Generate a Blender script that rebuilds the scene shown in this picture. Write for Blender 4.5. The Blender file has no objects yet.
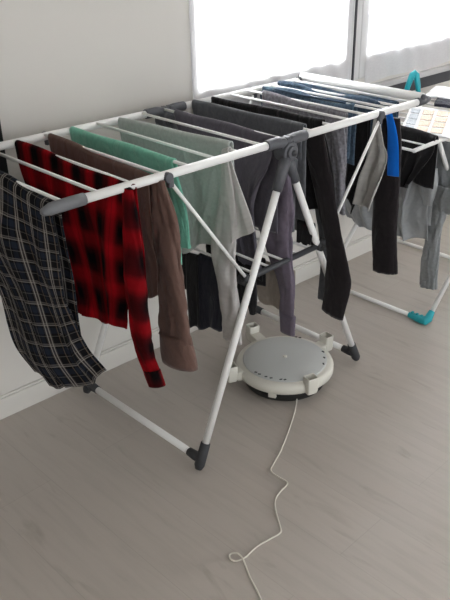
import bpy, bmesh, math, random
from mathutils import Vector, Matrix, noise
PI = math.pi
S = bpy.context.scene
C = S.collection

# ------------------------------------------------------------------ camera
CAM = Vector((-1.622, -1.693, 1.577))
PITCH, YAW, ROLL, FOC = -0.48807, 0.80741, -0.02405, 762.9
fwd = Vector((math.cos(PITCH)*math.cos(YAW), math.cos(PITCH)*math.sin(YAW), math.sin(PITCH)))
r0 = fwd.cross(Vector((0, 0, 1))).normalized()
u0 = r0.cross(fwd)
rt = r0*math.cos(ROLL) + u0*math.sin(ROLL)
up = -r0*math.sin(ROLL) + u0*math.cos(ROLL)
cd = bpy.data.cameras.new('camera')
cam = bpy.data.objects.new('camera', cd)
C.objects.link(cam)
M = Matrix((rt, up, -fwd)).transposed().to_4x4()
M.translation = CAM
cam.matrix_world = M
cd.sensor_fit = 'VERTICAL'
cd.sensor_height = 24.0
cd.sensor_width = 18.0
cd.lens = 24.0*FOC/600.0
cd.clip_start = 0.05
S.camera = cam

def ray(px, py):
    return fwd*FOC + rt*(px-225) - up*(py-300)
def onx(px, py, X):
    d = ray(px, py); return CAM + d*((X-CAM.x)/d.x)
def ony(px, py, Y):
    d = ray(px, py); return CAM + d*((Y-CAM.y)/d.y)
def onz(px, py, Z):
    d = ray(px, py); return CAM + d*((Z-CAM.z)/d.z)

# ------------------------------------------------------------------ materials
def s2l(c):
    c = c/255.0
    return c/12.92 if c <= 0.04045 else ((c+0.055)/1.055)**2.4
def rgb(r, g, b):
    return (s2l(r), s2l(g), s2l(b), 1.0)
def newmat(name):
    m = bpy.data.materials.new(name); m.use_nodes = True
    nt = m.node_tree
    b = nt.nodes['Principled BSDF']
    return m, nt, b
def N(nt, t, **kw):
    n = nt.nodes.new(t)
    for k, v in kw.items(): setattr(n, k, v)
    return n
def plain(name, col, rough=0.5, bump=0.0, bscale=80, metal=0.0, spec=0.5, mottle=0.0):
    m, nt, b = newmat(name)
    b.inputs['Base Color'].default_value = col
    b.inputs['Roughness'].default_value = rough
    b.inputs['Metallic'].default_value = metal
    b.inputs['Specular IOR Level'].default_value = spec
    tc = N(nt, 'ShaderNodeTexCoord')
    nz = N(nt, 'ShaderNodeTexNoise'); nz.inputs['Scale'].default_value = bscale
    nt.links.new(tc.outputs['Object'], nz.inputs['Vector'])
    if bump:
        bp = N(nt, 'ShaderNodeBump'); bp.inputs['Strength'].default_value = bump
        bp.inputs['Distance'].default_value = 0.002
        nt.links.new(nz.outputs['Fac'], bp.inputs['Height'])
        nt.links.new(bp.outputs['Normal'], b.inputs['Normal'])
    if mottle:
        cr = N(nt, 'ShaderNodeValToRGB')
        cr.color_ramp.elements[0].position = 0.3; cr.color_ramp.elements[1].position = 0.7
        cr.color_ramp.elements[0].color = tuple(c*(1-mottle) for c in col[:3]) + (1,)
        cr.color_ramp.elements[1].color = tuple(min(1, c*(1+mottle)) for c in col[:3]) + (1,)
        nt.links.new(nz.outputs['Fac'], cr.inputs['Fac'])
        nt.links.new(cr.outputs['Color'], b.inputs['Base Color'])
    return m
def wrinkle(nt, b, uv_out, normal=None, strength=0.55):
    mp = N(nt, 'ShaderNodeMapping'); mp.inputs['Scale'].default_value = (15, 6, 1); mp.inputs['Rotation'].default_value = (0, 0, 0.35)
    nt.links.new(uv_out, mp.inputs['Vector'])
    nz = N(nt, 'ShaderNodeTexNoise'); nz.inputs['Scale'].default_value = 1.0; nz.inputs['Detail'].default_value = 3; nz.inputs['Distortion'].default_value = 1.2
    nt.links.new(mp.outputs['Vector'], nz.inputs['Vector'])
    bp = N(nt, 'ShaderNodeBump'); bp.inputs['Strength'].default_value = strength; bp.inputs['Distance'].default_value = 0.02
    nt.links.new(nz.outputs['Fac'], bp.inputs['Height'])
    if normal: nt.links.new(normal, bp.inputs['Normal'])
    nt.links.new(bp.outputs['Normal'], b.inputs['Normal'])
def cloth(name, col, rough=0.9, sheen=0.15, mottle=0.12, weave=0.25, spec=0.15):
    m, nt, b = newmat(name)
    b.inputs['Roughness'].default_value = rough
    b.inputs['Specular IOR Level'].default_value = spec
    b.inputs['Sheen Weight'].default_value = sheen
    b.inputs['Sheen Roughness'].default_value = 0.5
    uv = N(nt, 'ShaderNodeUVMap')
    nz = N(nt, 'ShaderNodeTexNoise'); nz.inputs['Scale'].default_value = 90; nz.inputs['Detail'].default_value = 4
    nt.links.new(uv.outputs['UV'], nz.inputs['Vector'])
    cr = N(nt, 'ShaderNodeValToRGB')
    cr.color_ramp.elements[0].position = 0.3; cr.color_ramp.elements[1].position = 0.7
    cr.color_ramp.elements[0].color = tuple(c*(1-mottle) for c in col[:3]) + (1,)
    cr.color_ramp.elements[1].color = tuple(min(1, c*(1+mottle)) for c in col[:3]) + (1,)
    nt.links.new(nz.outputs['Fac'], cr.inputs['Fac'])
    nt.links.new(cr.outputs['Color'], b.inputs['Base Color'])
    w = N(nt, 'ShaderNodeTexNoise'); w.inputs['Scale'].default_value = 500
    nt.links.new(uv.outputs['UV'], w.inputs['Vector'])
    bp = N(nt, 'ShaderNodeBump'); bp.inputs['Strength'].default_value = weave; bp.inputs['Distance'].default_value = 0.001
    nt.links.new(w.outputs['Fac'], bp.inputs['Height'])
    wrinkle(nt, b, uv.outputs['UV'], bp.outputs['Normal'])
    return m
def bands(nt, src, freq, stops, off=0.0, interp='CONSTANT'):
    """a repeating ramp along one uv coordinate: stops = [(pos, value)...]"""
    a = N(nt, 'ShaderNodeMath', operation='MULTIPLY_ADD'); a.inputs[1].default_value = freq; a.inputs[2].default_value = off+50
    nt.links.new(src, a.inputs[0])
    f = N(nt, 'ShaderNodeMath', operation='FRACT'); nt.links.new(a.outputs[0], f.inputs[0])
    cr = N(nt, 'ShaderNodeValToRGB'); cr.color_ramp.interpolation = interp
    e = cr.color_ramp.elements
    while len(e) > 1: e.remove(e[-1])
    e[0].position = stops[0][0]; e[0].color = stops[0][1]
    for p, c in stops[1:]:
        k = e.new(p); k.color = c
    nt.links.new(f.outputs[0], cr.inputs['Fac'])
    return cr.outputs['Color']
def mixc(nt, a, b, fac, mode='MIX'):
    mx = N(nt, 'ShaderNodeMix', data_type='RGBA', blend_type=mode)
    if isinstance(fac, float): mx.inputs[0].default_value = fac
    else: nt.links.new(fac, mx.inputs[0])
    nt.links.new(a, mx.inputs[6]); nt.links.new(b, mx.inputs[7])
    return mx.outputs[2]
def uvxy(nt):
    uv = N(nt, 'ShaderNodeUVMap'); sp = N(nt, 'ShaderNodeSeparateXYZ')
    nt.links.new(uv.outputs['UV'], sp.inputs[0])
    return sp.outputs[0], sp.outputs[1]

def plaid_red():
    m, nt, b = newmat('red_black_plaid')
    u, v = uvxy(nt)
    R, K = rgb(186, 14, 28), rgb(15, 9, 11)
    D = rgb(84, 8, 14)
    st = [(0.0, K), (0.22, K), (0.34, D), (0.46, D), (0.60, R), (0.80, R), (0.92, D), (1.0, K)]
    st2 = [(0.0, D), (0.2, K), (0.36, K), (0.5, D), (0.68, R), (0.86, R), (1.0, D)]
    a = bands(nt, u, 10.0, st, 0.1, 'LINEAR'); c = bands(nt, v, 8.0, st2, 0.35, 'LINEAR')
    mx = mixc(nt, a, c, 0.42)
    th = bands(nt, u, 10.0, [(0.0, (0, 0, 0, 1)), (0.68, (.3, .3, .3, 1)), (0.71, (0, 0, 0, 1))], 0.1)
    dk = N(nt, 'ShaderNodeRGB'); dk.outputs[0].default_value = K
    out = mixc(nt, mx, dk.outputs[0], th)
    nt.links.new(out, b.inputs['Base Color'])
    b.inputs['Roughness'].default_value = 0.92; b.inputs['Specular IOR Level'].default_value = 0.1
    wrinkle(nt, b, N(nt, 'ShaderNodeUVMap').outputs['UV'], None, 0.45)
    return m
def plaid_dark():
    m, nt, b = newmat('navy_white_plaid')
    u, v = uvxy(nt)
    K, NV, G, W = rgb(22, 22, 25), rgb(36, 42, 56), rgb(78, 74, 73), rgb(176, 170, 164)
    T = rgb(112, 92, 74)
    base_u = bands(nt, u, 17.0, [(0, K), (0.30, NV), (0.52, K), (0.58, G), (0.86, K)])
    base_v = bands(nt, v, 17.0, [(0, K), (0.34, NV), (0.62, K), (0.72, G), (0.86, K)])
    base = mixc(nt, base_u, base_v, 0.5)
    Wm, Z, H = (.62, .62, .62, 1), (0, 0, 0, 1), (.16, .16, .16, 1)
    lu = bands(nt, u, 17.0, [(0, Z), (0.64, Wm), (0.69, Z), (0.73, Wm), (0.78, Z), (0.18, H), (0.21, Z)][0:1] +
               [(0.18, H), (0.215, Z), (0.64, Wm), (0.68, Z), (0.77, Wm), (0.81, Z)])
    lv = bands(nt, v, 17.0, [(0, Z), (0.2, H), (0.235, Z), (0.72, (.36, .36, .36, 1)), (0.765, Z), (0.82, H), (0.86, Z)])
    w = N(nt, 'ShaderNodeRGB'); w.outputs[0].default_value = W
    o = mixc(nt, base, w.outputs[0], lu); o = mixc(nt, o, w.outputs[0], lv)
    tz = bands(nt, u, 8.5, [(0, Z), (0.08, (.5, .5, .5, 1)), (0.1, Z)])
    t = N(nt, 'ShaderNodeRGB'); t.outputs[0].default_value = T
    o = mixc(nt, o, t.outputs[0], tz)
    nt.links.new(o, b.inputs['Base Color'])
    b.inputs['Roughness'].default_value = 0.92; b.inputs['Specular IOR Level'].default_value = 0.1
    wrinkle(nt, b, N(nt, 'ShaderNodeUVMap').outputs['UV'], None, 0.45)
    return m
def floor_mat():
    m, nt, b = newmat('light_oak_laminate')
    tc = N(nt, 'ShaderNodeTexCoord')
    mp = N(nt, 'ShaderNodeMapping'); mp.inputs['Rotation'].default_value = (0, 0, PI/2)
    nt.links.new(tc.outputs['Object'], mp.inputs['Vector'])
    br = N(nt, 'ShaderNodeTexBrick'); br.offset = 0.37
    br.inputs['Color1'].default_value = rgb(180, 172, 164); br.inputs['Color2'].default_value = rgb(184, 176, 168)
    br.inputs['Mortar'].default_value = rgb(173, 165, 157)
    br.inputs['Scale'].default_value = 1.0; br.inputs['Mortar Size'].default_value = 0.0012
    br.inputs['Mortar Smooth'].default_value = 0.4
    br.inputs['Brick Width'].default_value = 1.3; br.inputs['Row Height'].default_value = 0.19
    nt.links.new(mp.outputs['Vector'], br.inputs['Vector'])
    m2 = N(nt, 'ShaderNodeMapping'); m2.inputs['Scale'].default_value = (26, 2.2, 1)
    nt.links.new(tc.outputs['Object'], m2.inputs['Vector'])
    nz = N(nt, 'ShaderNodeTexNoise'); nz.inputs['Scale'].default_value = 1.6; nz.inputs['Detail'].default_value = 5
    nz.inputs['Distortion'].default_value = 0.6
    nt.links.new(m2.outputs['Vector'], nz.inputs['Vector'])
    cr = N(nt, 'ShaderNodeValToRGB')
    cr.color_ramp.elements[0].position = 0.28; cr.color_ramp.elements[0].color = (0.90, 0.895, 0.89, 1)
    cr.color_ramp.elements[1].position = 0.55; cr.color_ramp.elements[1].color = (1, 1, 1, 1)
    nt.links.new(nz.outputs['Fac'], cr.inputs['Fac'])
    o = mixc(nt, br.outputs['Color'], cr.outputs['Color'], 0.8, 'MULTIPLY')
    m3 = N(nt, 'ShaderNodeMapping'); m3.inputs['Scale'].default_value = (16, 3.2, 1); m3.inputs['Location'].default_value = (3.1, 1.7, 0)
    nt.links.new(tc.outputs['Object'], m3.inputs['Vector'])
    n3 = N(nt, 'ShaderNodeTexNoise'); n3.inputs['Scale'].default_value = 1.0; n3.inputs['Detail'].default_value = 4; n3.inputs['Distortion'].default_value = 1.0
    nt.links.new(m3.outputs['Vector'], n3.inputs['Vector'])
    c3 = N(nt, 'ShaderNodeValToRGB')
    c3.color_ramp.elements[0].position = 0.27; c3.color_ramp.elements[0].color = (0.80, 0.78, 0.76, 1)
    c3.color_ramp.elements[1].position = 0.40; c3.color_ramp.elements[1].color = (1, 1, 1, 1)
    nt.links.new(n3.outputs['Fac'], c3.inputs['Fac'])
    o = mixc(nt, o, c3.outputs['Color'], 0.8, 'MULTIPLY')
    nt.links.new(o, b.inputs['Base Color'])
    b.inputs['Roughness'].default_value = 0.42; b.inputs['Specular IOR Level'].default_value = 0.4
    return m
def sheer():
    m, nt, b = newmat('sheer_white_curtain')
    nt.nodes.remove(b)
    out = nt.nodes['Material Output']
    d = N(nt, 'ShaderNodeBsdfDiffuse'); d.inputs['Color'].default_value = (0.86, 0.85, 0.86, 1)
    t = N(nt, 'ShaderNodeBsdfTranslucent'); t.inputs['Color'].default_value = (0.86, 0.85, 0.86, 1)
    tr = N(nt, 'ShaderNodeBsdfTransparent')
    uv = N(nt, 'ShaderNodeUVMap')
    w = N(nt, 'ShaderNodeTexNoise'); w.inputs['Scale'].default_value = 60
    nt.links.new(uv.outputs['UV'], w.inputs['Vector'])
    a = N(nt, 'ShaderNodeMixShader'); a.inputs[0].default_value = 0.5
    nt.links.new(d.outputs[0], a.inputs[1]); nt.links.new(t.outputs[0], a.inputs[2])
    mr = N(nt, 'ShaderNodeMapRange'); mr.inputs['To Min'].default_value = 0.12; mr.inputs['To Max'].default_value = 0.25
    nt.links.new(w.outputs['Fac'], mr.inputs['Value'])
    c = N(nt, 'ShaderNodeMixShader')
    nt.links.new(mr.outputs[0], c.inputs[0])
    nt.links.new(a.outputs[0], c.inputs[1]); nt.links.new(tr.outputs[0], c.inputs[2])
    nt.links.new(c.outputs[0], out.inputs['Surface'])
    return m
def glass():
    m, nt, b = newmat('window_glass')
    b.inputs['Base Color'].default_value = (1, 1, 1, 1)
    b.inputs['Transmission Weight'].default_value = 1.0
    b.inputs['Roughness'].default_value = 0.0
    b.inputs['IOR'].default_value = 1.01
    return m

MAT = dict(
    white=plain('white_painted_steel', rgb(240, 239, 237), 0.38),
    grey=plain('dark_grey_plastic', rgb(80, 81, 86), 0.5, 0.1, 300),
    cap=plain('mid_grey_plastic', rgb(106, 107, 110), 0.5, 0.1, 300),
    foot=plain('charcoal_rubber_foot', rgb(50, 51, 54), 0.6, 0.1, 300),
    bar=plain('black_grey_steel', rgb(58, 59, 63), 0.45),
    teal=plain('teal_plastic', rgb(22, 158, 170), 0.4),
    wall=plain('matt_white_wall_paint', rgb(213, 209, 203), 0.9, 0.05, 400),
    base=plain('white_baseboard_paint', rgb(214, 210, 204), 0.6),
    frame=plain('window_frame_white', rgb(200, 199, 199), 0.5),
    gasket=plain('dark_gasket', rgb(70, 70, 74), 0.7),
    sill=plain('sill_stone', rgb(186, 184, 184), 0.5, 0.05, 200),
    black=plain('black_glossy_panel', rgb(12, 12, 13), 0.35),
    floor=floor_mat(), sheer=sheer(), glass=glass(),
    flannel=plaid_dark(), red=plaid_red(),
    brown=cloth('brown_cotton', rgb(108, 84, 76), mottle=0.06),
    green=cloth('mint_green_towelling', rgb(120, 190, 166), sheen=0.3, weave=0.6, mottle=0.1),
    sage=cloth('grey_green_jersey', rgb(176, 181, 177), mottle=0.1),
    pale=cloth('pale_grey_jersey', rgb(190, 186, 184), mottle=0.06),
    purple=cloth('purple_grey_knit', rgb(108, 99, 112), mottle=0.08),
    purple_shaded=cloth('purple_grey_knit_shaded', rgb(92, 88, 97), mottle=0.08),  # same purple knit, darkened in colour for the shade on the body
    slate=cloth('slate_grey_cotton', rgb(98, 100, 104), mottle=0.12),
    blackc=cloth('black_cotton', rgb(26, 24, 26), mottle=0.1),
    blackm=cloth('black_brown_leggings', rgb(34, 29, 31), mottle=0.1),
    mauve=cloth('grey_marl_jersey', rgb(128, 126, 132), mottle=0.3, weave=0.5),
    denim=cloth('steel_blue_denim', rgb(78, 98, 116), mottle=0.35, weave=0.6),
    denim2=cloth('dusty_navy_denim', rgb(62, 80, 98), mottle=0.4, weave=0.6),
    blue=cloth('bright_blue_jersey', rgb(10, 116, 224), mottle=0.04),
    stone=cloth('pale_stone_cotton', rgb(176, 174, 170), mottle=0.08),
    satin=cloth('shiny_grey_sportswear', rgb(150, 153, 155), rough=0.42, spec=0.6, mottle=0.05, weave=0.05),
    marl=cloth('mid_grey_jersey', rgb(140, 143, 145), mottle=0.1),
    navy=cloth('navy_black_cotton', rgb(34, 34, 46), mottle=0.15),
    beige=cloth('beige_grey_cotton', rgb(160, 150, 140), mottle=0.06),
    whitec=cloth('white_cotton', rgb(236, 235, 236), mottle=0.03),
    peach=cloth('peach_cotton', rgb(236, 216, 198), mottle=0.03),
    greyc=cloth('light_grey_cotton', rgb(200, 204, 210), mottle=0.05),
    dish=plain('ivory_white_plastic', rgb(214, 211, 201), 0.45),
    lid=plain('greyed_white_plastic_lid', rgb(194, 196, 194), 0.5),
    dark=plain('black_plastic', rgb(30, 29, 29), 0.55),
    cable=plain('white_cable_rubber', rgb(222, 217, 206), 0.5),
    cyan=plain('cyan_plastic', rgb(40, 176, 214), 0.4),
)

# ------------------------------------------------------------------ mesh helpers
def mk(name, bm, mat, parent=None, smooth=True, kind=None):
    me = bpy.data.meshes.new(name)
    bmesh.ops.recalc_face_normals(bm, faces=bm.faces[:])
    bm.to_mesh(me); bm.free()
    for p in me.polygons: p.use_smooth = smooth
    me.materials.append(mat)
    o = bpy.data.objects.new(name, me); C.objects.link(o)
    if parent is not None:
        o.parent = parent
        o.matrix_parent_inverse = Matrix.Translation(-parent.location)
    if kind: o['kind'] = kind
    return o
def thing(name, label, cat, loc=(0, 0, 0), group=None):
    o = bpy.data.objects.new(name, None); C.objects.link(o)
    o.empty_display_size = 0.05
    o.location = loc; o['label'] = label; o['category'] = cat
    if group: o['group'] = group
    return o
def tag(o, label, cat, group=None):
    o['label'] = label; o['category'] = cat
    if group: o['group'] = group
    return o
def bevelled(o, w=0.003, seg=2):
    m = o.modifiers.new('bevel', 'BEVEL'); m.width = w; m.segments = seg; m.limit_method = 'ANGLE'; m.angle_limit = 0.6
    return o
def box(bm, c, s, rot=None):
    r = bmesh.ops.create_cube(bm, size=1.0)
    Mx = Matrix.Translation(c) @ (rot.to_4x4() if rot else Matrix()) @ Matrix.Diagonal((s[0], s[1], s[2], 1))
    bmesh.ops.transform(bm, matrix=Mx, verts=r['verts'])
def tube(bm, pts, rad, seg=12, cap=True):
    pts = [Vector(p) for p in pts]
    n = len(pts)
    rads = rad if isinstance(rad, (list, tuple)) else [rad]*n
    rings = []; prev = None
    for i, p in enumerate(pts):
        if i == 0: t = pts[1]-p
        elif i == n-1: t = p-pts[-2]
        else: t = (pts[i+1]-p).normalized() + (p-pts[i-1]).normalized()
        t.normalize()
        if prev is None:
            a = Vector((0, 0, 1)) if abs(t.z) < 0.9 else Vector((1, 0, 0))
            nrm = (a - t*a.dot(t)).normalized()
        else:
            nrm = (prev - t*prev.dot(t)).normalized()
        prev = nrm; b = t.cross(nrm)
        rings.append([bm.verts.new(p + (nrm*math.cos(2*PI*k/seg) + b*math.sin(2*PI*k/seg))*rads[i]) for k in range(seg)])
    for i in range(n-1):
        for k in range(seg):
            bm.faces.new((rings[i][k], rings[i][(k+1) % seg], rings[i+1][(k+1) % seg], rings[i+1][k]))
    if cap:
        bm.faces.new(rings[0]); bm.faces.new(rings[-1])
def newbm(): return bmesh.new()
def tubeobj(name, pts, rad, mat, parent=None, seg=12):
    b = newbm(); tube(b, pts, rad, seg); return mk(name, b, mat, parent)
def spline(pts, n=8):
    pts = [Vector(p) for p in pts]; out = []
    P = [pts[0]*2-pts[1]] + pts + [pts[-1]*2-pts[-2]]
    for i in range(1, len(P)-2):
        for k in range(n):
            t = k/n
            a, b, c, d = P[i-1], P[i], P[i+1], P[i+2]
            out.append(0.5*((2*b) + (c-a)*t + (2*a-5*b+4*c-d)*t*t + (3*b-a-3*c+d)*t**3))
    out.append(pts[-1]); return out

def polyat(pl, t):
    L = [0]
    for a, b in zip(pl[:-1], pl[1:]): L.append(L[-1] + (b-a).length)
    d = t*L[-1]
    for i in range(len(pl)-1):
        if d <= L[i+1] or i == len(pl)-2:
            k = (d-L[i])/max(1e-9, L[i+1]-L[i])
            return pl[i].lerp(pl[i+1], min(1, max(0, k)))
def bound(pts, X, lean=0.0):
    """boundary points: (px,py) sightings or ('m', y, z) metres, on the hanging plane x = X -> (y, z)"""
    o = []
    for i, p in enumerate(pts):
        if p[0] == 'm': o.append(Vector((p[1], p[2])))
        else:
            q = onx(p[0], p[1], X + lean*(i/(len(pts)-1))**2); o.append(Vector((q.y, q.z)))
    return o
def smooth_poly(pl, n=6):
    if len(pl) < 3: return pl
    q = spline([Vector((p.x, p.y, 0)) for p in pl], n)
    return [Vector((p.x, p.y)) for p in q]
def folds(s, d, seed, nf):
    r = random.Random(seed)
    v = 0
    for k in range(3):
        f = nf*(0.6+0.55*k)*(0.9+0.2*r.random()); ph = r.random()*6.28; dr = (r.random()-.5)*2.4
        v += math.sin(2*PI*f*s + ph + dr*d*3)/(1+0.7*k)
    v += 0.9*noise.noise(Vector((s*nf*1.3+seed*3.1, d*5.0, seed*7.7)))
    q = noise.noise(Vector((s*nf*2.2 + d*2.5, d*3.0 - s*2, seed*2.9)))
    v += 0.9*(1-min(1, abs(q)*4))-.3
    return v*0.5
def sheet_uv(bm, grid, uvs):
    ul = bm.loops.layers.uv.verify()
    ni, nj = len(grid), len(grid[0])
    for i in range(ni-1):
        for j in range(nj-1):
            idx = ((i, j), (i, j+1), (i+1, j+1), (i+1, j))
            f = bm.faces.new([grid[a][b] for a, b in idx])
            for lp, (a, b) in zip(f.loops, idx): lp[ul].uv = uvs[a][b]
def drape(name, mat, X, left, right, parent, back=0.3, rr=0.008, amp=0.014, nf=3, seed=1, sag=0.0, lean=0.0,
          nc=44, nr=44, thick=0.0035, hemw=0.006, uvo=(0, 0), topw=0.0, puff=0.0):
    """a cloth folded over the rod at x = X: outline sides given top to hem for the front layer, `back` metres behind"""
    L = smooth_poly(bound(left, X-rr, lean)); R = smooth_poly(bound(right, X-rr, lean))
    bm = newbm(); rows = []; uvs = []
    wid = (R[0]-L[0]).length
    ln = ((L[-1]-L[0]).length + (R[-1]-R[0]).length)/2
    for i in range(nr, -1, -1):                       # front, hem to rod
        t = i/nr; a = polyat(L, t); b = polyat(R, t); row = []; ur = []
        for j in range(nc+1):
            s = j/nc; p = a.lerp(b, s); d = t*ln
            g = min(1, d/0.22); g = g*g*(3-2*g)
            fx = amp*g*folds(s, d, seed, nf)
            w = sag*math.sin(PI*s)*t*t + hemw*t*t*math.sin(s*PI*nf*1.7+seed) - (0.4*topw)*(1-t)**6*math.sin(s*9+seed)
            x = X-rr-fx + lean*t*t - puff*math.sin(PI*s)**0.6*min(1, d/0.1)
            row.append(bm.verts.new((x, p.x + amp*.4*g*math.cos(2*PI*nf*s+seed), p.y-w)))
            ur.append((s*wid+uvo[0], -d+uvo[1]))
        rows.append(row); uvs.append(ur)
    for k in range(1, 6):                             # over the rod
        an = PI - PI*k/6; row = []; ur = []
        for j in range(nc+1):
            s = j/nc; p = L[0].lerp(R[0], s)
            row.append(bm.verts.new((X + rr*math.cos(an), p.x, p.y + rr*1.2*math.sin(an) + topw*.4*math.sin(s*9+seed))))
            ur.append((s*wid+uvo[0], k*rr*.5+uvo[1]))
        rows.append(row); uvs.append(ur)
    nb = max(10, int(nr*back/max(.1, ln)))
    for i in range(0, nb+1):                          # back layer
        t = i/nb; d = t*back; row = []; ur = []
        for j in range(nc+1):
            s = j/nc; p = L[0].lerp(R[0], s)
            g = min(1, d/0.22); g = g*g*(3-2*g)
            fx = amp*.7*g*folds(s, d, seed+11, nf)
            row.append(bm.verts.new((X+rr+fx*.8+.004*g, p.x, p.y - d - hemw*t*math.sin(s*7+seed))))
            ur.append((s*wid+uvo[0], d+.02+uvo[1]))
        rows.append(row); uvs.append(ur)
    sheet_uv(bm, rows, uvs)
    o = mk(name, bm, mat, parent)
    md = o.modifiers.new('thickness', 'SOLIDIFY'); md.thickness = thick; md.offset = 0
    return o
def sleeve(name, mat, X, left, right, parent, ratio=0.5, seed=1, wr=0.16, nr=64, seg=40, uvo=(0, 0), lean=0.0, nfold=2.0, open_end=True):
    """a hanging sleeve or trouser leg: a flattened, creased, tapering cloth tube between two sighted sides"""
    n = 12
    lp = spline([Vector((p[0], p[1], 0)) for p in left], n); rp = spline([Vector((p[0], p[1], 0)) for p in right], n)
    lp = [Vector((p.x, p.y)) for p in lp]; rp = [Vector((p.x, p.y)) for p in rp]
    bm = newbm(); rows = []; uvs = []
    rnd = random.Random(seed); ph = rnd.random()*6
    ul = bm.loops.layers.uv.verify()
    prevc = None; d = 0; circ = None
    cs = []
    for i in range(nr+1):
        t = i/nr; a = polyat(lp, t); b = polyat(rp, t); m = (a+b)/2
        c = onx(m.x, m.y, X + lean*t*t)
        dep = (c-CAM).dot(fwd)
        hw = (b-a).length/2*dep/FOC
        A = hw/math.sqrt(0.5+0.5*ratio*ratio)
        cs.append((c, A))
    for i, (c, A) in enumerate(cs):
        t = i/nr
        if i: d += (cs[i][0]-cs[i-1][0]).length
        tg = (cs[min(nr, i+1)][0]-cs[max(0, i-1)][0]).normalized()
        ax = Vector((1, 0, 0)); ax = (ax - tg*ax.dot(tg)).normalized()
        ay = tg.cross(ax); ay = ay if ay.y > 0 else -ay
        row = []; ur = []
        if circ is None: circ = 2*PI*A*0.8
        for k in range(seg):
            an = 2*PI*k/seg
            w = 1 + wr*(math.sin(nfold*an + ph + d*14) * 0.6 + 1.1*noise.noise(Vector((math.cos(an)*1.6, math.sin(an)*1.6 + seed, d*13))))
            ca, sa = math.cos(an), math.sin(an)
            rn = noise.noise(Vector((an/PI*2.2 if an < PI else (2*PI-an)/PI*2.2+5, d*4 + seed*2.3, seed)))
            dn = noise.noise(Vector((ca*2.4 + d*9, sa*2.0 - d*7, seed*1.7 + 4)))
            w -= wr*1.5*(1-min(1, abs(rn)*4.5)) + wr*1.0*(1-min(1, abs(dn)*5))
            y = A*ca*(1 + (w-1)*.35); x = A*ratio*sa*w
            row.append(bm.verts.new(c + ay*y + ax*x)); ur.append((k/seg*circ+uvo[0], -d+uvo[1]))
        rows.append(row); uvs.append(ur)
    for i in range(nr):
        for k in range(seg):
            idx = ((i, k), (i, (k+1) % seg), (i+1, (k+1) % seg), (i+1, k))
            f = bm.faces.new([rows[a][b] for a, b in idx])
            for q, (lpp, (a, b)) in enumerate(zip(f.loops, idx)):
                u, v = uvs[a][b]
                if k == seg-1 and b == 0: u = circ+uvo[0]
                lpp[ul].uv = (u, v)
    bm.faces.new(rows[0])
    # hem turned inside, closing a hand's depth up
    last = rows[-1]; cen = sum((v.co for v in last), Vector())/seg
    tg = (cs[-1][0]-cs[-3][0]).normalized()
    r1 = [bm.verts.new(cen + (v.co-cen)*0.86 - tg*0.002) for v in last]
    r2 = [bm.verts.new(cen + (v.co-cen)*0.8 - tg*0.03) for v in last]
    for A_, B_ in ((last, r1), (r1, r2)):
        for k in range(seg): bm.faces.new((A_[k], A_[(k+1) % seg], B_[(k+1) % seg], B_[k]))
    bm.faces.new(r2)
    return mk(name, bm, mat, parent)
def cuffband(src_left, src_right, mat, X, parent, name='cuff', grow=1.06, ratio=0.5, seed=1):
    def g(l, r):
        L2, R2 = [], []
        for a, b in zip(l, r):
            mx, my = (a[0]+b[0])/2, (a[1]+b[1])/2
            L2.append((mx+(a[0]-mx)*grow, my+(a[1]-my)*grow)); R2.append((mx+(b[0]-mx)*grow, my+(b[1]-my)*grow))
        return L2, R2
    l, r = g(src_left, src_right)
    return sleeve(name, mat, X, l, r, parent, ratio=ratio, seed=seed, wr=0.03, nr=8)

# ------------------------------------------------------------------ room shell
def yw(x): return 0.368 - 0.0432*x
wt = Vector((1, -0.0432, 0)).normalized(); wn = Vector((-0.0432, -1, 0)).normalized()    # along the wall, into the room
wrot = Matrix((wt, -wn, Vector((0, 0, 1)))).transposed()
def wpt(x, d, z):
    return Vector((x, yw(x), z)) + wn*d
def wbox(bm, x0, x1, d0, d1, z0, z1):
    a, b = wpt(x0, 0, 0), wpt(x1, 0, 0)
    c = (a+b)/2 + wn*((d0+d1)/2) + Vector((0, 0, (z0+z1)/2))
    box(bm, c, ((b-a).length, abs(d1-d0), z1-z0), wrot)
XL, XR, YF, ZC = -2.9, 4.6, -4.2, 2.6
WX0, WX1, WZ0, WZ1 = 0.21, 3.9, 0.86, 2.3
b = newbm(); box(b, ((XL+XR)/2, (YF+0.62)/2, -0.03), (XR-XL+.4, 0.62-YF, 0.06)); mk('floor', b, MAT['floor'], None, False, 'structure')
b = newbm(); box(b, ((XL+XR)/2, (YF+0.62)/2, ZC+.03), (XR-XL+.4, 0.62-YF, 0.06)); mk('ceiling', b, MAT['wall'], None, False, 'structure')
b = newbm()
wbox(b, XL, WX0, -0.16, 0, 0, ZC); wbox(b, WX0, XR, -0.16, 0, 0, WZ0); wbox(b, WX0, WX1, -0.16, 0, WZ1, ZC); wbox(b, WX1, XR, -0.16, 0, WZ0, ZC)
mk('wall_back', b, MAT['wall'], None, False, 'structure')
b = newbm(); box(b, (XL-.05, (YF+.5)/2, ZC/2), (.1, .5-YF+.2, ZC)); mk('wall_left', b, MAT['wall'], None, False, 'structure')
b = newbm(); box(b, (XR+.05, (YF+.3)/2, ZC/2), (.1, .3-YF, ZC)); mk('wall_right', b, MAT['wall'], None, False, 'structure')
b = newbm(); wbox(b, XL, XR, 0, 0.014, 0, 0.078); wbox(b, XL, XR, 0, 0.010, 0.078, 0.086)
bevelled(mk('baseboard_back', b, MAT['base'], None, False, 'structure'), .003)

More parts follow.
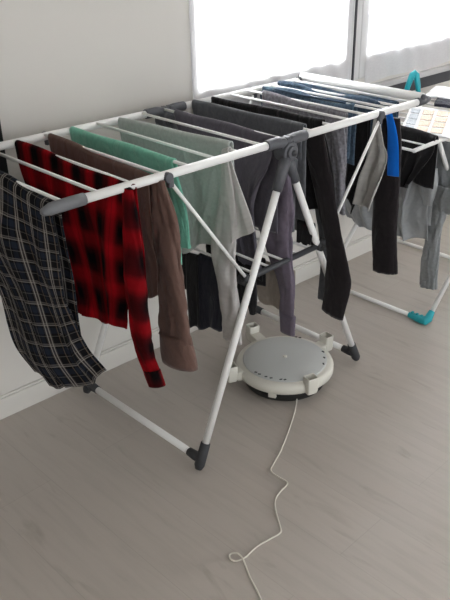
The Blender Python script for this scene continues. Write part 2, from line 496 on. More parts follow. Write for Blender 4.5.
# windows: two casements side by side, each with frame, glass
def window(nm, x0, x1, glz):
    t = bpy.data.objects.new(nm, None); C.objects.link(t); t['kind'] = 'structure'
    t.location = wpt((x0+x1)/2, 0, WZ0)
    b = newbm(); fw = .055; fl = .022 if nm == 'window_1' else .05
    wbox(b, x0, x0+fl, -.09, .004, WZ0, WZ1); wbox(b, x1-fw, x1, -.09, .004, WZ0, WZ1)
    wbox(b, x0+fl, x1-fw, -.09, .004, WZ0, glz); wbox(b, x0+fl, x1-fw, -.09, .004, WZ1-.07, WZ1)
    bevelled(mk('window_frame', b, MAT['frame'], t, False), .006)
    b = newbm(); wbox(b, x0+fl, x1-fw, -.014, -.008, glz, WZ1-.07); mk('pane', b, MAT['glass'], t, False)
    return t
window('window_1', WX0, 1.085, 0.962)
window('window_2', 1.13, WX1, 0.962)
b = newbm(); wbox(b, 1.085, 1.13, -.09, 0.004, WZ0, WZ1); bevelled(mk('trim_1', b, MAT['frame'], None, False, 'structure'), .004)
b = newbm(); wbox(b, 1.083, 1.092, -.012, 0.008, WZ0, WZ1); mk('trim_2', b, MAT['gasket'], None, False, 'structure')
b = newbm(); wbox(b, WX0, XR, -.012, 0.022, 0.80, 0.826); bevelled(mk('trim_3', b, MAT['sill'], None, False, 'structure'), .004)
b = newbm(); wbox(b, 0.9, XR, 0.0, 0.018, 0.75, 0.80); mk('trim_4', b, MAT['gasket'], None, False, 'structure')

def curtain(x0, x1, z0, z1, d, amp, seed, label):
    nx, nz = 90, 30; bm = newbm(); ul = bm.loops.layers.uv.verify(); g = []
    for i in range(nz+1):
        z = z0 + (z1-z0)*i/nz; row = []
        for j in range(nx+1):
            s = j/nx; x = x0 + (x1-x0)*s
            e = min(1, s*14, 1e9)
            dd = d + amp*(math.sin(x*58+seed) + .6*math.sin(x*23+z*2+seed*2)) + .004*noise.noise(Vector((x*9, z*4, seed)))
            xx = x + (0.02*(1-i/nz) if j == 0 else 0)
            row.append(bm.verts.new(wpt(xx, dd, z + (.006*math.sin(x*13+seed) if i == 0 else 0))))
        g.append(row)
    for i in range(nz):
        for j in range(nx):
            f = bm.faces.new((g[i][j], g[i][j+1], g[i+1][j+1], g[i+1][j]))
            for lp, (a, c) in zip(f.loops, ((i, j), (i, j+1), (i+1, j+1), (i+1, j))): lp[ul].uv = (c/nx*3, a/nz*3)
    o = mk('sheer_curtain', bm, MAT['sheer']); return tag(o, label, 'curtain')
curtain(0.185, 1.06, 0.84, 2.28, 0.012, 0.0028, 1.0, 'sheer white curtain panel over the wide left window pane')
curtain(1.145, 3.8, 0.838, 2.28, 0.012, 0.0028, 2.6, 'sheer white curtain panel over the right window pane, right of the mullion')

# dark panel on the wall at the left edge of the picture
t = thing('wall_panel', 'black flat panel standing against the pale wall at the left edge', 'panel', wpt(-.85, 0, 0.62))
b = newbm(); wbox(b, -1.25, -.546, 0.002, 0.03, 0.62, 1.35); bevelled(mk('casing', b, MAT['black'], t, False), .004)
b = newbm(); wbox(b, -1.235, -.56, 0.03, 0.032, 0.635, 1.335); mk('front_face', b, MAT['black'], t, False)

# ------------------------------------------------------------------ the big rack
def rz(x): return 0.95 - 0.0212*x
WN = 0.268
rack = thing('drying_rack', 'large white winged clothes drying rack with dark grey joints and feet, laden with clothes', 'drying rack', (0, 0, 0))
for side, sg in (('near', -1), ('far', 1)):
    y = sg*WN
    for x0, x1 in ((-.735, -.055), (.055, .695)):
        tubeobj('rail', [(x0, y, rz(x0)), (x1, y, rz(x1))], 0.0117, MAT['white'], rack, 14)
    tubeobj('rail_end_cap', [(-.70, y, rz(-.70)), (-.735, y, rz(-.735)), (-.79, y, rz(-.79)-.001), (-.812, y, rz(-.812)-.004), (-.816, y, rz(-.816)-.005)],
            [.0145, .015, .0145, .009, .004], MAT['cap'], rack, 14)
    tubeobj('rail_end_cap', [(.672, y, rz(.68)), (.72, y, rz(.72)), (.745, y-sg*.002, rz(.745)), (.76, y-sg*.004, rz(.76))], [.0145, .0145, .011, .006], MAT['grey'], rack, 14)
    # hinge
    b = newbm()
    tube(b, [(-.085, y, rz(-.085)), (-.04, y, rz(-.04)), (-.012, y, rz(0)-.006)], [.0158, .0165, .018], 14)
    tube(b, [(.085, y, rz(.085)), (.04, y, rz(.04)), (.012, y, rz(0)-.006)], [.0158, .0165, .018], 14)
    tube(b, [(0, y-.022, .918), (0, y+.022, .918)], .030, 22)
    tube(b, [(0, y-.030, .918), (0, y+.030, .918)], .020, 20)
    box(b, (0, y, .944), (.066, .030, .022))
    h = bevelled(mk('hinge', b, MAT['grey'], rack), .003)
    b = newbm(); tube(b, [(0, y-.034, .918), (0, y+.034, .918)], .009, 14); mk('pivot_pin', b, MAT['foot'], h)
    b = newbm()
    for k in range(3): box(b, (-.022+.022*k, y, .957), (.016, .026, .009))
    bevelled(mk('latch', b, MAT['grey'], h), .002)
RODS = [-.755, -.66, -.565, -.467, -.375, -.28, -.195, -.10, -.012, .115, .21, .30, .39, .47, .515, .56, .64]
for x in RODS:
    tubeobj('rod', [(x, -WN, rz(x)+.006), (x, WN, rz(x)+.006)], 0.0045, MAT['white'], rack, 10)
tubeobj('end_tube', [(.70, -WN-.003, rz(.70)+.012), (.70, WN+.003, rz(.70)+.012)], 0.0165, MAT['white'], rack, 16)
for sg in (-1, 1):
    tubeobj('tube_plug', [(.70, sg*(WN+.003), rz(.7)+.012), (.70, sg*(WN+.012), rz(.7)+.012)], 0.0125, MAT['grey'], rack, 16)
# A-frame legs
LEGS = {}
for nm, x1, ya, yb in (('l', -.413, -.300, .292), ('r', .416, -.268, .262)):
    sx = -1 if x1 < 0 else 1
    for sg, yf in ((-1, ya), (1, yb)):
        a = Vector((sx*.012, sg*(WN+(.012 if nm == 'l' else -.010)), .905)); c = Vector((x1, yf, .03))
        LEGS[(nm, sg)] = (a, c)
        leg = tubeobj('leg', [a.lerp(c, .07), a.lerp(c, .94)], .0114, MAT['white'], rack, 14)
        tubeobj('socket', [a, a.lerp(c, .05), a.lerp(c, .105)], [.017, .0165, .0150], MAT['grey'], leg, 14)
        f = a.lerp(c, .928); e = c + (c-a).normalized()*.018
        b = newbm()
        tube(b, [f, f.lerp(e, .5), f.lerp(e, .85), e], [.0152, .0162, .0165, .011], 14)
        cc = Vector((x1, yf, .034))
        cc = a.lerp(c, .985)
        tube(b, [cc, cc + Vector((0, -sg*.028, 0)), cc + Vector((0, -sg*.055, 0))], [.0145, .0155, .0135], 14)
        mk('foot', b, MAT['foot'], leg)
    p, q = (LEGS[(nm, -1)][0].lerp(LEGS[(nm, -1)][1], .985), LEGS[(nm, 1)][0].lerp(LEGS[(nm, 1)][1], .985))
    tubeobj('floor_bar', [p + Vector((0, .05, 0)), q - Vector((0, .05, 0))], .0115, MAT['white'], rack, 14)
# lower shelf between the legs
ZS = .562
xs0, xs1 = -.172, .176
for sg in (-1, 1):
    y = sg*(WN-.005)
    tubeobj('shelf_bar', [(xs0, y, ZS), (xs1, y, ZS)], .0095, MAT['bar'], rack, 12)
    for x in (xs0, xs1):
        tubeobj('shelf_clip', [(x, y-.014, ZS), (x, y+.016, ZS)], .017, MAT['foot'], rack, 14)
SRODS = [-.125, -.06, .005, .07, .13]
for x in SRODS:
    tubeobj('shelf_rod', [(x, -WN+.005, ZS+.004), (x, WN-.005, ZS+.004)], .0042, MAT['white'], rack, 10)
# wing braces
for x0, xe in ((-.456, -.178), (.449, .184)):
    for sg in (-1, 1):
        y = sg*WN
        yo = y + (-sg*.002)
        br = tubeobj('wing_brace', [(x0, yo+sg*.014, rz(x0)-.008), (xe, yo+sg*.012, .575)], .0052, MAT['white'], rack, 10)
        b = newbm(); tube(b, [(x0, yo-sg*.004, rz(x0)-.003), (x0, yo+sg*.021, rz(x0)-.003)], .0135, 14)
        box(b, (x0+(.006 if x0 < 0 else -.006), yo+sg*.013, rz(x0)-.016), (.016, .014, .028))
        bevelled(mk('brace_joint', b, MAT['grey'], br), .002)
        tubeobj('brace_joint', [(xe, yo-sg*.002, .575), (xe, yo+sg*.02, .575)], .013, MAT['foot'], br, 12)

# ------------------------------------------------------------------ clothes on the big rack
def garment(name, label, cat, X, group='clothes hung over the big rack'):
    return thing(name, label, cat, (X, 0, rz(X)), group)
ZT = lambda x: rz(x) + .014

# navy and white plaid shirt on the outermost rod
X = -.755
g = garment('plaid_shirt', 'navy, black and white plaid flannel shirt hanging at the left end of the big rack', 'shirt', X)
drape('body', MAT['flannel'], X, [('m', .24, ZT(X)-.007), (-38, 222), (-12, 272), (2, 308), (14, 344), (34, 370)],
      [(50, 209), (57, 240), (62, 280), (72, 320), (86, 352), (106, 374)], g, back=.40, rr=.013, amp=.016, nf=2.6, seed=3, sag=.045, lean=.05,
      topw=.012, nc=64, nr=60, uvo=(.02, 0), puff=.014)
sleeve('sleeve', MAT['flannel'], X+.02, [(47, 218), (51, 250), (57, 285), (68, 325)], [(58, 218), (63, 250), (68, 290), (77, 325)], g, ratio=.4, seed=4, uvo=(.3, 0))

X = -.565
g = garment('plaid_shirt', 'red and black plaid shirt hanging by its waist next to the navy plaid shirt', 'shirt', X)
drape('body', MAT['red'], X, [(15, 144), (22, 175), (38, 220), (55, 265), (63, 285), (70, 305)], [(131, 190), (129, 230), (128, 270), (127, 300), (124, 328)], g,
      back=.36, amp=.016, nf=2.5, seed=6, sag=.010, topw=.008, nc=60, nr=50)
rl, rr_ = [(121, 188), (122, 240), (124, 300), (133, 350), (148, 387)], [(134, 188), (143, 240), (150, 300), (155, 350), (166, 382)]
sv = sleeve('sleeve', MAT['red'], X-.02, rl, rr_, g, ratio=.5, seed=8, uvo=(.06, .05))
cuffband([(143, 372), (148, 388)], [(161, 368), (166, 383)], MAT['red'], X-.02, sv, ratio=.5)
sleeve('sleeve', MAT['red'], X+.055, [(100, 190), (101, 240), (104, 280)], [(122, 190), (122, 240), (122, 280)], g, ratio=.35, seed=9)

X = -.467
g = garment('shirt', 'brown long sleeved shirt with one mauve brown sleeve hanging down beside the red plaid shirt', 'shirt', X)
drape('body', MAT['brown'], X, [(48, 137), (60, 190), (72, 250), (80, 290)], [(148, 180), (154, 230), (158, 265), (158, 296)], g, back=.34, amp=.018, nf=3, seed=12, topw=.006, nc=56)
sl, sr = [(150, 186), (153, 230), (158, 290), (158, 336), (164, 362)], [(168, 186), (180, 230), (187, 290), (192, 335), (196, 366)]
sv = sleeve('sleeve', MAT['brown'], X-.01, [(150, 180), (152, 230), (156, 290), (158, 338)], [(166, 180), (180, 230), (188, 290), (193, 338)], g, ratio=.38, seed=13, wr=.26)
cuffband([(158, 334), (159, 350), (161, 361)], [(191, 334), (196, 352), (198, 367)], MAT['brown'], X-.01, sv, grow=1.03, ratio=.42)

X = -.375
g = garment('towel', 'mint green towel hanging between the brown shirt and the grey green top', 'towel', X)
o = drape('cloth', MAT['green'], X, [(70, 131), (80, 180), (95, 240)], [(172, 163), (180, 195), (185, 225), (190, 248)], g, back=.30, amp=.016, nf=3, seed=15, topw=.004, thick=.005)
sleeve('corner_fold', MAT['green'], X-.012, [(167, 176), (172, 210), (177, 248)], [(179, 176), (188, 210), (191, 246)], g, ratio=.3, seed=16, nfold=3)

X = -.195
g = garment('t_shirt', 'grey green top with pale grey sleeves hanging behind the mint green towel', 'shirt', X)
drape('body', MAT['sage'], X, [(118, 121), (130, 180), (142, 230), (150, 262)], [(229, 146), (228, 180), (224, 215), (222, 240)], g, back=.3, amp=.012, nf=3, seed=18, topw=.003, nc=56)
drape('sleeve', MAT['pale'], X-.008, [(222, 152), (221, 200), (222, 249)], [(228, 150), (240, 190), (253, 231)], g, back=.05, rr=.006, amp=.010, nf=1.6, seed=19, nc=24, hemw=.001)
sleeve('sleeve', MAT['pale'], X-.018, [(222, 158), (219, 200), (211, 255), (216, 290), (222, 340)], [(229, 158), (236, 205), (236, 260), (240, 300), (243, 342)], g, ratio=.3, seed=20, wr=.22)

X = -.012
g = garment('long_sleeved_top', 'purple grey long sleeved top, its sleeve hanging between the near legs of the big rack', 'shirt', X)
drape('body', MAT['purple_shaded'], X, [(174, 114), (190, 170), (215, 240)], [(274, 141), (269, 168), (259, 196), (257, 225), (264, 275)], g, back=.3, rr=.01, amp=.018, nf=3.4, seed=22, topw=.005, nc=56)
pl, pr = [(270, 146), (263, 180), (255, 211), (267, 255), (278, 286), (280, 318)], [(286, 146), (291, 180), (293, 215), (293, 255), (295, 285), (294, 318)]
sv = sleeve('sleeve', MAT['purple'], X+.04, pl, pr, g, ratio=.28, seed=23, wr=.24)
cuffband([(280, 314), (281, 333)], [(295, 314), (294, 334)], MAT['purple'], X+.04, sv, ratio=.3)

X = .115
g = garment('t_shirt', 'dark slate grey top hanging just right of the centre hinge', 'shirt', X)
drape('body', MAT['slate'], X, [(192, 103), (205, 150), (220, 200)], [(303, 128), (302, 160), (306, 205), (312, 236)], g, back=.3, amp=.014, nf=3.2, seed=25, topw=.003, nc=56, sag=.0, lean=.14)
sleeve('sleeve', MAT['slate'], X-.04, [(286, 158), (286, 190), (288, 232)], [(298, 158), (296, 190), (294, 230)], g, ratio=.4, seed=26, wr=.2)

X = .21
g = garment('leggings', 'black long garment whose leg hangs lowest right of the near hinge', 'leggings', X)
drape('body', MAT['blackc'], X, [(211, 100), (218, 150), (230, 190)], [(322, 123), (328, 150), (333, 190), (333, 215)], g, back=.25, amp=.012, nf=3, seed=28, topw=.004, nc=50)
sleeve('leg', MAT['blackm'], X-.02, [(304, 132), (309, 165), (319, 210), (327, 250), (325, 290), (322, 313)], [(323, 132), (331, 175), (339, 225), (347, 265), (350, 284), (343, 315)], g, ratio=.35, seed=29, wr=.10)
sleeve('leg', MAT['slate'], X+.02, [(312, 190), (318, 230), (321, 260), (318, 298)], [(322, 190), (328, 230), (329, 260), (325, 300)], g, ratio=.5, seed=30)

X = .39
g = garment('jersey_trousers', 'grey marl trousers with crumpled hanging legs, behind the black leggings', 'trousers', X)
drape('body', MAT['mauve'], X, [(262, 94), (266, 130), (280, 160)], [(345, 116), (345, 140), (345, 165), (344, 190)], g, back=.25, amp=.014, nf=4, seed=32, topw=.006, nc=50)
sleeve('leg', MAT['mauve'], X-.02, [(321, 126), (322, 160), (327, 205), (330, 228)], [(334, 126), (335, 160), (337, 205), (338, 226)], g, ratio=.45, seed=33, wr=.2)
sleeve('leg', MAT['mauve'], X-.035, [(332, 126), (331, 150), (333, 180), (331, 213)], [(344, 124), (346, 150), (346, 180), (345, 212)], g, ratio=.5, seed=34, wr=.32)

X = .47
g = garment('jeans', 'steel blue jeans folded over the rod behind the grey marl trousers', 'jeans', X)
drape('body', MAT['denim'], X, [(259, 88), (265, 120), (280, 150)], [(353, 110.5), (351, 125), (350, 140), (348, 160)], g, back=.2, rr=.011, amp=.014, nf=6, seed=36, topw=.018, nc=64)
b = newbm()
tube(b, spline([(X-.014, .20, rz(X)+.012), (X-.016, .05, rz(X)+.010), (X-.014, -.13, rz(X)+.012)], 8), .004, 8)
mk('seam', b, MAT['denim2'], g)

X = .515
g = garment('trousers', 'black trousers hanging left of the pale stone cloth, behind the right wing brace', 'trousers', X)
drape('body', MAT['blackc'], X, [(330, 108), (332, 135), (335, 160)], [(368, 118), (367, 150), (362, 185), (352, 214)], g, back=.25, amp=.012, nf=3, seed=37, topw=.004, nc=40)

X = .52
g = garment('cloth', 'pale stone grey cloth hanging crumpled in a triangle behind the right wing brace', 'cloth', X)
drape('cloth', MAT['stone'], X-.03, [(374, 119), (368, 150), (359, 182), (355, 203)], [(379, 119), (384, 143), (388, 161), (371, 208)], g, back=.08, rr=.006, amp=.022, nf=2.2, seed=41, nc=36, nr=36)
X = .56
g = garment('jeans', 'dusty navy jeans folded over the rod second from the right end', 'jeans', X)
drape('body', MAT['denim2'], X, [(277, 86), (285, 110), (300, 140)], [(379, 108), (379, 140), (376, 170), (372, 190)], g, back=.3, rr=.012, amp=.016, nf=6, seed=38, topw=.02, nc=56)

X = .64
g = garment('leggings', 'black leggings with a bright blue panel at the right end of the big rack', 'leggings', X)
drape('body', MAT['denim2'], X, [(293, 85.5), (300, 110), (310, 140)], [(396, 106), (398, 130), (399, 150), (398, 165)], g, back=.25, rr=.009, amp=.012, nf=4, seed=44, topw=.010, nc=50)
sleeve('leg', MAT['blackm'], X-.035, [(378, 118), (377, 160), (373, 225), (374, 273)], [(399, 118), (400, 160), (396, 225), (396, 270)], g, ratio=.5, seed=45, wr=.08)
sleeve('blue_panel', MAT['blue'], X-.06, [(386, 111), (388, 135), (388, 175)], [(391, 110), (397, 138), (398, 177)], g, ratio=.2, seed=46, wr=.06)

# cyan clothes peg on the far part of the jeans
pc = onx(286, 87.5, .56)
t = thing('clothes_peg', 'small cyan clothes peg on the jeans near the far rail of the big rack', 'clothes peg', pc)
for q in (-1, 1):
    b = newbm(); box(b, pc + Vector((q*.005, 0, 0)), (.005, .013, .028), Matrix.Rotation(q*.14, 3, 'Y')); bevelled(mk('jaw', b, MAT['cyan'], t, False), .001)
b = newbm(); tube(b, [pc + Vector((-.007, 0, .003)), pc + Vector((.007, 0, .003))], .003, 10); mk('spring', b, MAT['grey'], t)

# ------------------------------------------------------------------ small things on the lower shelf
def lowthing(name, label, cat, X): return thing(name, label, cat, (X, 0, ZS), 'small laundry on the lower shelf')
X = -.125
g = lowthing('shorts', 'navy black shorts hanging from the lower shelf behind the pale grey sleeve', 'shorts', X)
drape('body', MAT['navy'], X, [(198, 257), (198, 290), (199, 328)], [(224, 268), (224, 300), (222, 330)], g, back=.17, amp=.004, nf=1.5, seed=51, nc=24, nr=24)
drape('side_panel', MAT['blackc'], X-.012, [(186, 256), (187, 290), (190, 326)], [(197, 259), (198, 290), (199, 329)], g, back=.05, amp=.004, nf=1, seed=52, nc=12, nr=24)
X = -.06
g = lowthing('briefs', 'black briefs draped on the lower shelf at the far left, below the mint green towel', 'underwear', X)
drape('body', MAT['blackc'], X, [(178, 252), (178, 270), (180, 290)], [(215, 268), (214, 280), (212, 292)], g, back=.1, amp=.008, nf=2, seed=53, nc=24, nr=16)
X = .005
g = lowthing('vest', 'black vest draped over the middle of the lower shelf between the near legs', 'vest', X)
drape('body', MAT['blackc'], X, [(206, 246), (208, 262), (212, 276)], [(262, 262), (262, 270), (262, 280)], g, back=.1, amp=.008, nf=3, seed=54, nc=30, nr=16)
X = .07
for k, (px, py, lab) in enumerate(((243, 300, 'left one of two black socks hanging from the lower shelf by the near leg'),
                                  (252, 298, 'right one of two black socks hanging from the lower shelf by the near leg'))):
    o = sleeve('sock', MAT['blackc'], -.135, [(px-5, 279), (px-6, py-8), (px-5, py+6), (px-3, py+16)], [(px+4, 279), (px+5, py-8), (px+5, py+6), (px+3, py+16)], None, ratio=.6, seed=60+k, wr=.18)
    tag(o, lab, 'sock', 'small laundry on the lower shelf')
g = lowthing('cloth', 'beige grey cloth hanging from the lower shelf behind the purple sleeve', 'cloth', X)
drape('body', MAT['beige'], X, [(256, 262), (256, 285), (259, 299)], [(292, 274), (292, 295), (288, 311)], g, back=.13, amp=.006, nf=1.5, seed=57, nc=24, nr=20, sag=.01)
X = .145
g = lowthing('underpants', 'black underpants hanging from the lower shelf beside the right near leg', 'underwear', X)
drape('body', MAT['blackc'], X, [(297, 222), (297, 235), (297, 243)], [(312, 227), (312, 237), (310, 246)], g, back=.07, amp=.006, nf=2, seed=58, nc=20, nr=14)

# ------------------------------------------------------------------ the round dryer base on the floor
FC = Vector((.147, -.150, 0))
base = thing('dryer_base', 'round ivory white electric dryer base with four square sockets, on the floor under the rack', 'dryer base', FC)
def lathe(bm, prof, c, seg=64):
    rings = []
    for r, z in prof:
        rings.append([bm.verts.new((c.x + r*math.cos(2*PI*k/seg), c.y + r*math.sin(2*PI*k/seg), z)) for k in range(seg)])
    for i in range(len(rings)-1):
        for k in range(seg): bm.faces.new((rings[i][k], rings[i][(k+1) % seg], rings[i+1][(k+1) % seg], rings[i+1][k]))
    bm.faces.new(rings[0]); bm.faces.new(rings[-1])
b = newbm(); lathe(b, [(.13, .004), (.145, .006), (.152, .02), (.155, .052), (.14, .056)], FC); mk('lower_housing', b, MAT['dark'], base)
b = newbm(); lathe(b, [(.150, .046), (.168, .048), (.176, .056), (.176, .074), (.172, .083), (.160, .088), (.14, .090), (.10, .091)], FC); mk('rim', b, MAT['dish'], base)
b = newbm(); lathe(b, [(.150, .0875), (.152, .0905), (.147, .0935), (.09, .0975), (.02, .099)], FC); lid = mk('lid', b, MAT['lid'], base)
b = newbm(); lathe(b, [(.008, .098), (.008, .101), (.006, .1025)], FC, 20); mk('centre_cap', b, MAT['dish'], lid)
b = newbm()
sockets = []
for px, py in ((252.5, 325), (326.5, 335), (311, 377), (231, 365)):
    sockets.append(onz(px, py, .112))
def socket(p):
    d = Vector((p.x-FC.x, p.y-FC.y, 0)); dist = d.length; d.normalize()
    a = math.atan2(d.y, d.x); rot = Matrix.Rotation(a, 3, 'Z')
    c = Vector((p.x, p.y, 0))
    b = newbm()
    w, dp, h0, h1, th = .042, .036, .050, .113, .004
    def V(x, y, z): return b.verts.new(c + rot @ Vector((x, y, z)))
    def ring(sx, sy, z, n=6):
        out = []
        for qx, qy in ((1, 1), (-1, 1), (-1, -1), (1, -1)):
            for k in range(n+1):
                an0 = {(1, 1): 0, (-1, 1): PI/2, (-1, -1): PI, (1, -1): 1.5*PI}[(qx, qy)]
                an = an0 + PI/2*k/n; r = .006
                out.append(V(qx*(sx-r)+r*math.cos(an), qy*(sy-r)+r*math.sin(an), z))
        return out
    R = [ring(dp/2*.9, w/2*.9, h0), ring(dp/2, w/2, h0+.01), ring(dp/2*1.05, w/2*1.05, h1-.004), ring(dp/2*1.02, w/2*1.02, h1),
         ring(dp/2*1.05-th, w/2*1.05-th, h1), ring(dp/2-th, w/2-th, .07)]
    for A_, B_ in zip(R[:-1], R[1:]):
        n = len(A_)
        for k in range(n): b.faces.new((A_[k], A_[(k+1) % n], B_[(k+1) % n], B_[k]))
    b.faces.new(R[0]); b.faces.new(R[-1])
    box(b, FC + d*((dist-.018+.13)/2) + Vector((0, 0, .068)), (dist-.018-.13, w*.95, .034), rot)
    return mk('socket', b, MAT['dish'], base)
for p in sockets: bevelled(socket(p), .0015)
for px, py in ((257, 372), (261, 373.5), (267, 376), (272, 377), (281, 379), (285, 379), (316, 363), (320.5, 358), (323, 352), (297, 334), (301, 335)):
    c = onz(px, py, .0925); an = math.atan2(c.y-FC.y, c.x-FC.x)
    rr2 = max(.142, min(.163, math.hypot(c.x-FC.x, c.y-FC.y)))
    c = FC + Vector((math.cos(an), math.sin(an), 0))*rr2 + Vector((0, 0, .0935 if rr2 < .148 else (.0905 if rr2 < .155 else .0875)))
    b = newbm(); box(b, c, (.005, .010, .0035), Matrix.Rotation(an+.5, 3, 'Z')); mk('vent_slot', b, MAT['foot'], base, False)
b = newbm(); p = onz(273, 395, .03)
d = Vector((p.x-FC.x, p.y-FC.y, 0)).normalized()
box(b, FC + d*.158 + Vector((0, 0, .036)), (.012, .028, .018), Matrix.Rotation(math.atan2(d.y, d.x), 3, 'Z'))
bevelled(mk('switch', b, MAT['dish'], base, False), .002)

pth = [(297, 392), (296.5, 402), (292, 421), (282, 448), (274, 463), (271, 469), (273, 473), (279, 477), (287, 482), (286, 486), (281, 491), (276, 498), (275, 504), (276, 511), (278, 519),
       (281, 530), (279, 534), (270, 539), (258, 546), (250, 553), (246, 557), (237, 561), (231, 559.5), (229.5, 556), (231.5, 553.5), (237, 553), (241, 556), (244, 561), (247, 569), (251, 579),
       (257, 590), (261, 599), (268, 615), (280, 640)]
pts = []
for i, (px, py) in enumerate(pth):
    z = .004
    if i == 0: z = .03
    elif i == 1: z = .010
    if 25 <= i <= 27: z = .0105
    p = onz(px, py, z); pts.append(p)
b = newbm(); tube(b, spline(pts, 5), .0023, 10)
tag(mk('power_cord', b, MAT['cable']), 'thin white power cord winding over the floor in front of the dryer base', 'cord')

# ------------------------------------------------------------------ the second rack with teal joints
r2 = thing('drying_rack', 'second white drying rack with teal joints, behind the big rack at the right edge', 'drying rack', (1.13, 0, 0))
def xleg(yn, yfar, xb, xt, zt):
    out = []
    for y in (yn, yfar):
        a = Vector((xb, y, .012)); c = Vector((xt, y, zt))
        out.append((a, c)); tubeobj('leg', [a.lerp(c, .03), c], .0095, MAT['white'], r2, 12)
    tubeobj('floor_bar', [(xb, yn+.02, .018), (xb, yfar-.02, .018)], .009, MAT['white'], r2, 12)
    return out
LA = xleg(-.305, .225, .845, 1.53, .727)
LB = xleg(-.19, .285, 1.455, .98, .72)
def tealfoot(x, y, sx, sy):
    b = newbm()
    # corner boot: a curved shoe under the bend of the tube
    tube(b, [(x, y+sy*.085, .018), (x, y+sy*.03, .017), (x, y+sy*.008, .018), (x+sx*.012, y, .026), (x+sx*.035, y, .052)],
         [.012, .0175, .0195, .018, .0125], 16)
    for k in range(3): box(b, (x, y+sy*(.025+.022*k), .033), (.012, .010, .010))
    bevelled(mk('corner_foot', b, MAT['teal'], r2), .002)
tealfoot(.845, -.305, 1, 1); tealfoot(.845, .225, 1, -1); tealfoot(1.455, -.19, -1, 1)
ZR = .727
for y in (-.205, .205):
    tubeobj('rail', [(.785, y, ZR), (1.75, y, ZR)], .008, MAT['white'], r2, 12)
tubeobj('end_rod', [(.787, -.205, ZR), (.787, .205, ZR)], .0055, MAT['white'], r2, 10)
for k in range(13):
    x = .865 + .068*k
    tubeobj('rod', [(x, -.205, ZR+.004), (x, .205, ZR+.004)], .0036, MAT['white'], r2, 8)
# teal clip at the far corner
c = onx(413, 80, 1.34)
b = newbm()
tube(b, [c + Vector((-.022, .02, -.075)), c + Vector((-.016, .014, -.03)), c + Vector((-.004, .004, .022)), c + Vector((.004, -.002, .03)), c + Vector((.012, -.008, .02)), c + Vector((.02, -.016, -.03)), c + Vector((.024, -.02, -.075))],
     [.010, .012, .014, .014, .014, .012, .010], 12)
mk('corner_joint', b, MAT['teal'], r2)

def g2(name, label, cat, X): return thing(name, label, cat, (X, 0, ZR), 'clothes hung over the second rack')
X = .933
g = g2('top', 'black top bunched over the second rack right of the blue panel', 'shirt', X)
drape('body', MAT['blackc'], X, [(380, 124), (380, 160), (385, 185), (392, 192)], [(435, 140), (433, 153), (424, 166), (408, 186)], g, back=.2, rr=.012, amp=.014, nf=3, seed=71, topw=.004, nc=40, nr=24)
X = 1.001
g = g2('sports_t_shirt', 'shiny grey sports T-shirt hanging from the second rack behind the black top', 'shirt', X)
drape('body', MAT['satin'], X, [('m', .19, ZR+.012), ('m', .22, .5), (338, 200), (345, 218)], [(436, 146), (430, 180), (425, 212), (425, 241)], g, back=.35, amp=.022, nf=4, seed=73, topw=.004, nc=64, nr=48, sag=.02)
sleeve('sleeve', MAT['satin'], X-.03, [(418, 172), (420, 190), (424, 205)], [(436, 165), (436, 185), (431, 205)], g, ratio=.4, seed=74)
X = 1.069
g = g2('t_shirt', 'mid grey T-shirt at the right edge with a twisted leg hanging under it', 'shirt', X)
drape('body', MAT['marl'], X, [(428, 140), (432, 165), (434, 188)], [(474, 152), (474, 170), (470, 196)], g, back=.2, amp=.014, nf=3, seed=76, nc=36, nr=24)
sleeve('twisted_leg', MAT['marl'], X-.03, [(436, 186), (428, 210), (426, 240), (423, 262), (420, 285)], [(450, 190), (447, 205), (440, 235), (438, 262), (436, 289)], g, ratio=.5, seed=77, wr=.25, nfold=2)
drape('sleeve', MAT['marl'], X-.05, [(444, 190), (440, 200), (440, 213)], [(462, 190), (462, 205), (458, 214)], g, back=.03, amp=.006, nf=2, seed=78, nc=16, nr=12)
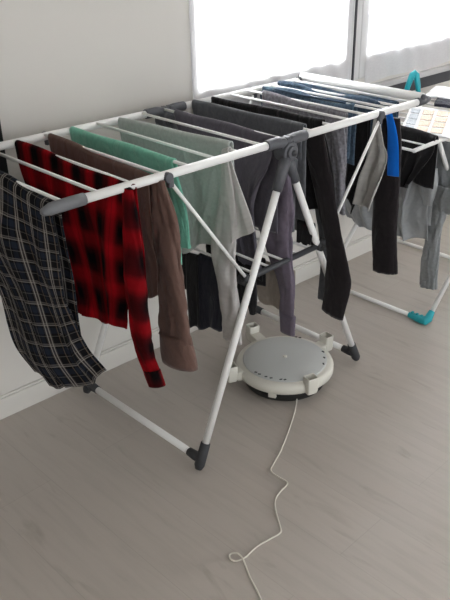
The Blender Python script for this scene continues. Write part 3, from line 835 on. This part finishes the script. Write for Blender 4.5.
# flat patterned cloth on the rods
zt = ZR + .012
def flat(name, corners, mat, parent=None, th=.004, seed=1, z=zt):
    bm = newbm(); n = 14; g = []
    P = [onz(px, py, z) for px, py in corners]
    for i in range(n+1):
        row = []
        for j in range(n+1):
            p = P[0].lerp(P[1], j/n).lerp(P[3].lerp(P[2], j/n), i/n)
            row.append(bm.verts.new(p + Vector((0, 0, .003*noise.noise(p*24+Vector((seed, 0, 0)))))))
        g.append(row)
    sheet_uv(bm, g, [[(j/n*.3, i/n*.3) for j in range(n+1)] for i in range(n+1)])
    o = mk(name, bm, mat, parent); md = o.modifiers.new('t', 'SOLIDIFY'); md.thickness = th; md.offset = 1
    return o
t = thing('tea_towel', 'white tea towel with grey and peach squares lying flat on the second rack', 'towel', onz(425, 120, zt))
flat('cloth', [(411, 106), (462, 114), (454, 140), (401, 130)], MAT['whitec'], t)
for k, (m, c0, c1) in enumerate((('greyc', 412, 421), ('peach', 424, 435), ('peach', 438, 450))):
    for r in range(4):
        y0 = 108 + r*5.6 + k*1.6; sh = -2.1*r
        flat('printed_square', [(c0+sh, y0), (c1+sh, y0+1.2), (c1+sh-1.9, y0+5.7), (c0+sh-1.9, y0+4.5)], MAT[m], t, .0015, k+r, zt+.0065)
for nm, lab, cat, cs, mt in (('cloth', 'white crumpled cloth on the second rack at the right edge', 'cloth', [(436, 88), (470, 92), (470, 103), (424, 98)], 'whitec'),
                            ('handkerchief', 'navy patterned handkerchief on the second rack at the right edge', 'cloth', [(437, 100), (458, 103), (456, 109), (434, 106)], 'navy')):
    tag(flat(nm, cs, MAT[mt], None, .012, 5, zt+.016), lab, cat, None)

# ------------------------------------------------------------------ light
w = bpy.data.worlds.new('world'); S.world = w; w.use_nodes = True
bg = w.node_tree.nodes['Background']
bg.inputs['Color'].default_value = (0.93, 0.97, 1.0, 1); bg.inputs['Strength'].default_value = 1.15
def area(name, loc, look, sx, sy, power, col=(1, 1, 1)):
    l = bpy.data.lights.new(name, 'AREA'); l.shape = 'RECTANGLE'; l.size = sx; l.size_y = sy; l.energy = power; l.color = col
    o = bpy.data.objects.new(name, l); C.objects.link(o); o.location = loc
    o.rotation_euler = (Vector(look)-Vector(loc)).to_track_quat('-Z', 'Y').to_euler(); return o
area('daylight', (2.2, 2.2, 1.75), (1.9, 0, 1.2), 5.0, 2.2, 360, (0.95, 0.98, 1.0))
S.view_settings.view_transform = 'Standard'; S.view_settings.look = 'None'
S.view_settings.gamma = 1.0; S.view_settings.use_curve_mapping = False
S.view_settings.exposure = 0.95
S.cycles.max_bounces = 8; S.cycles.transparent_max_bounces = 16
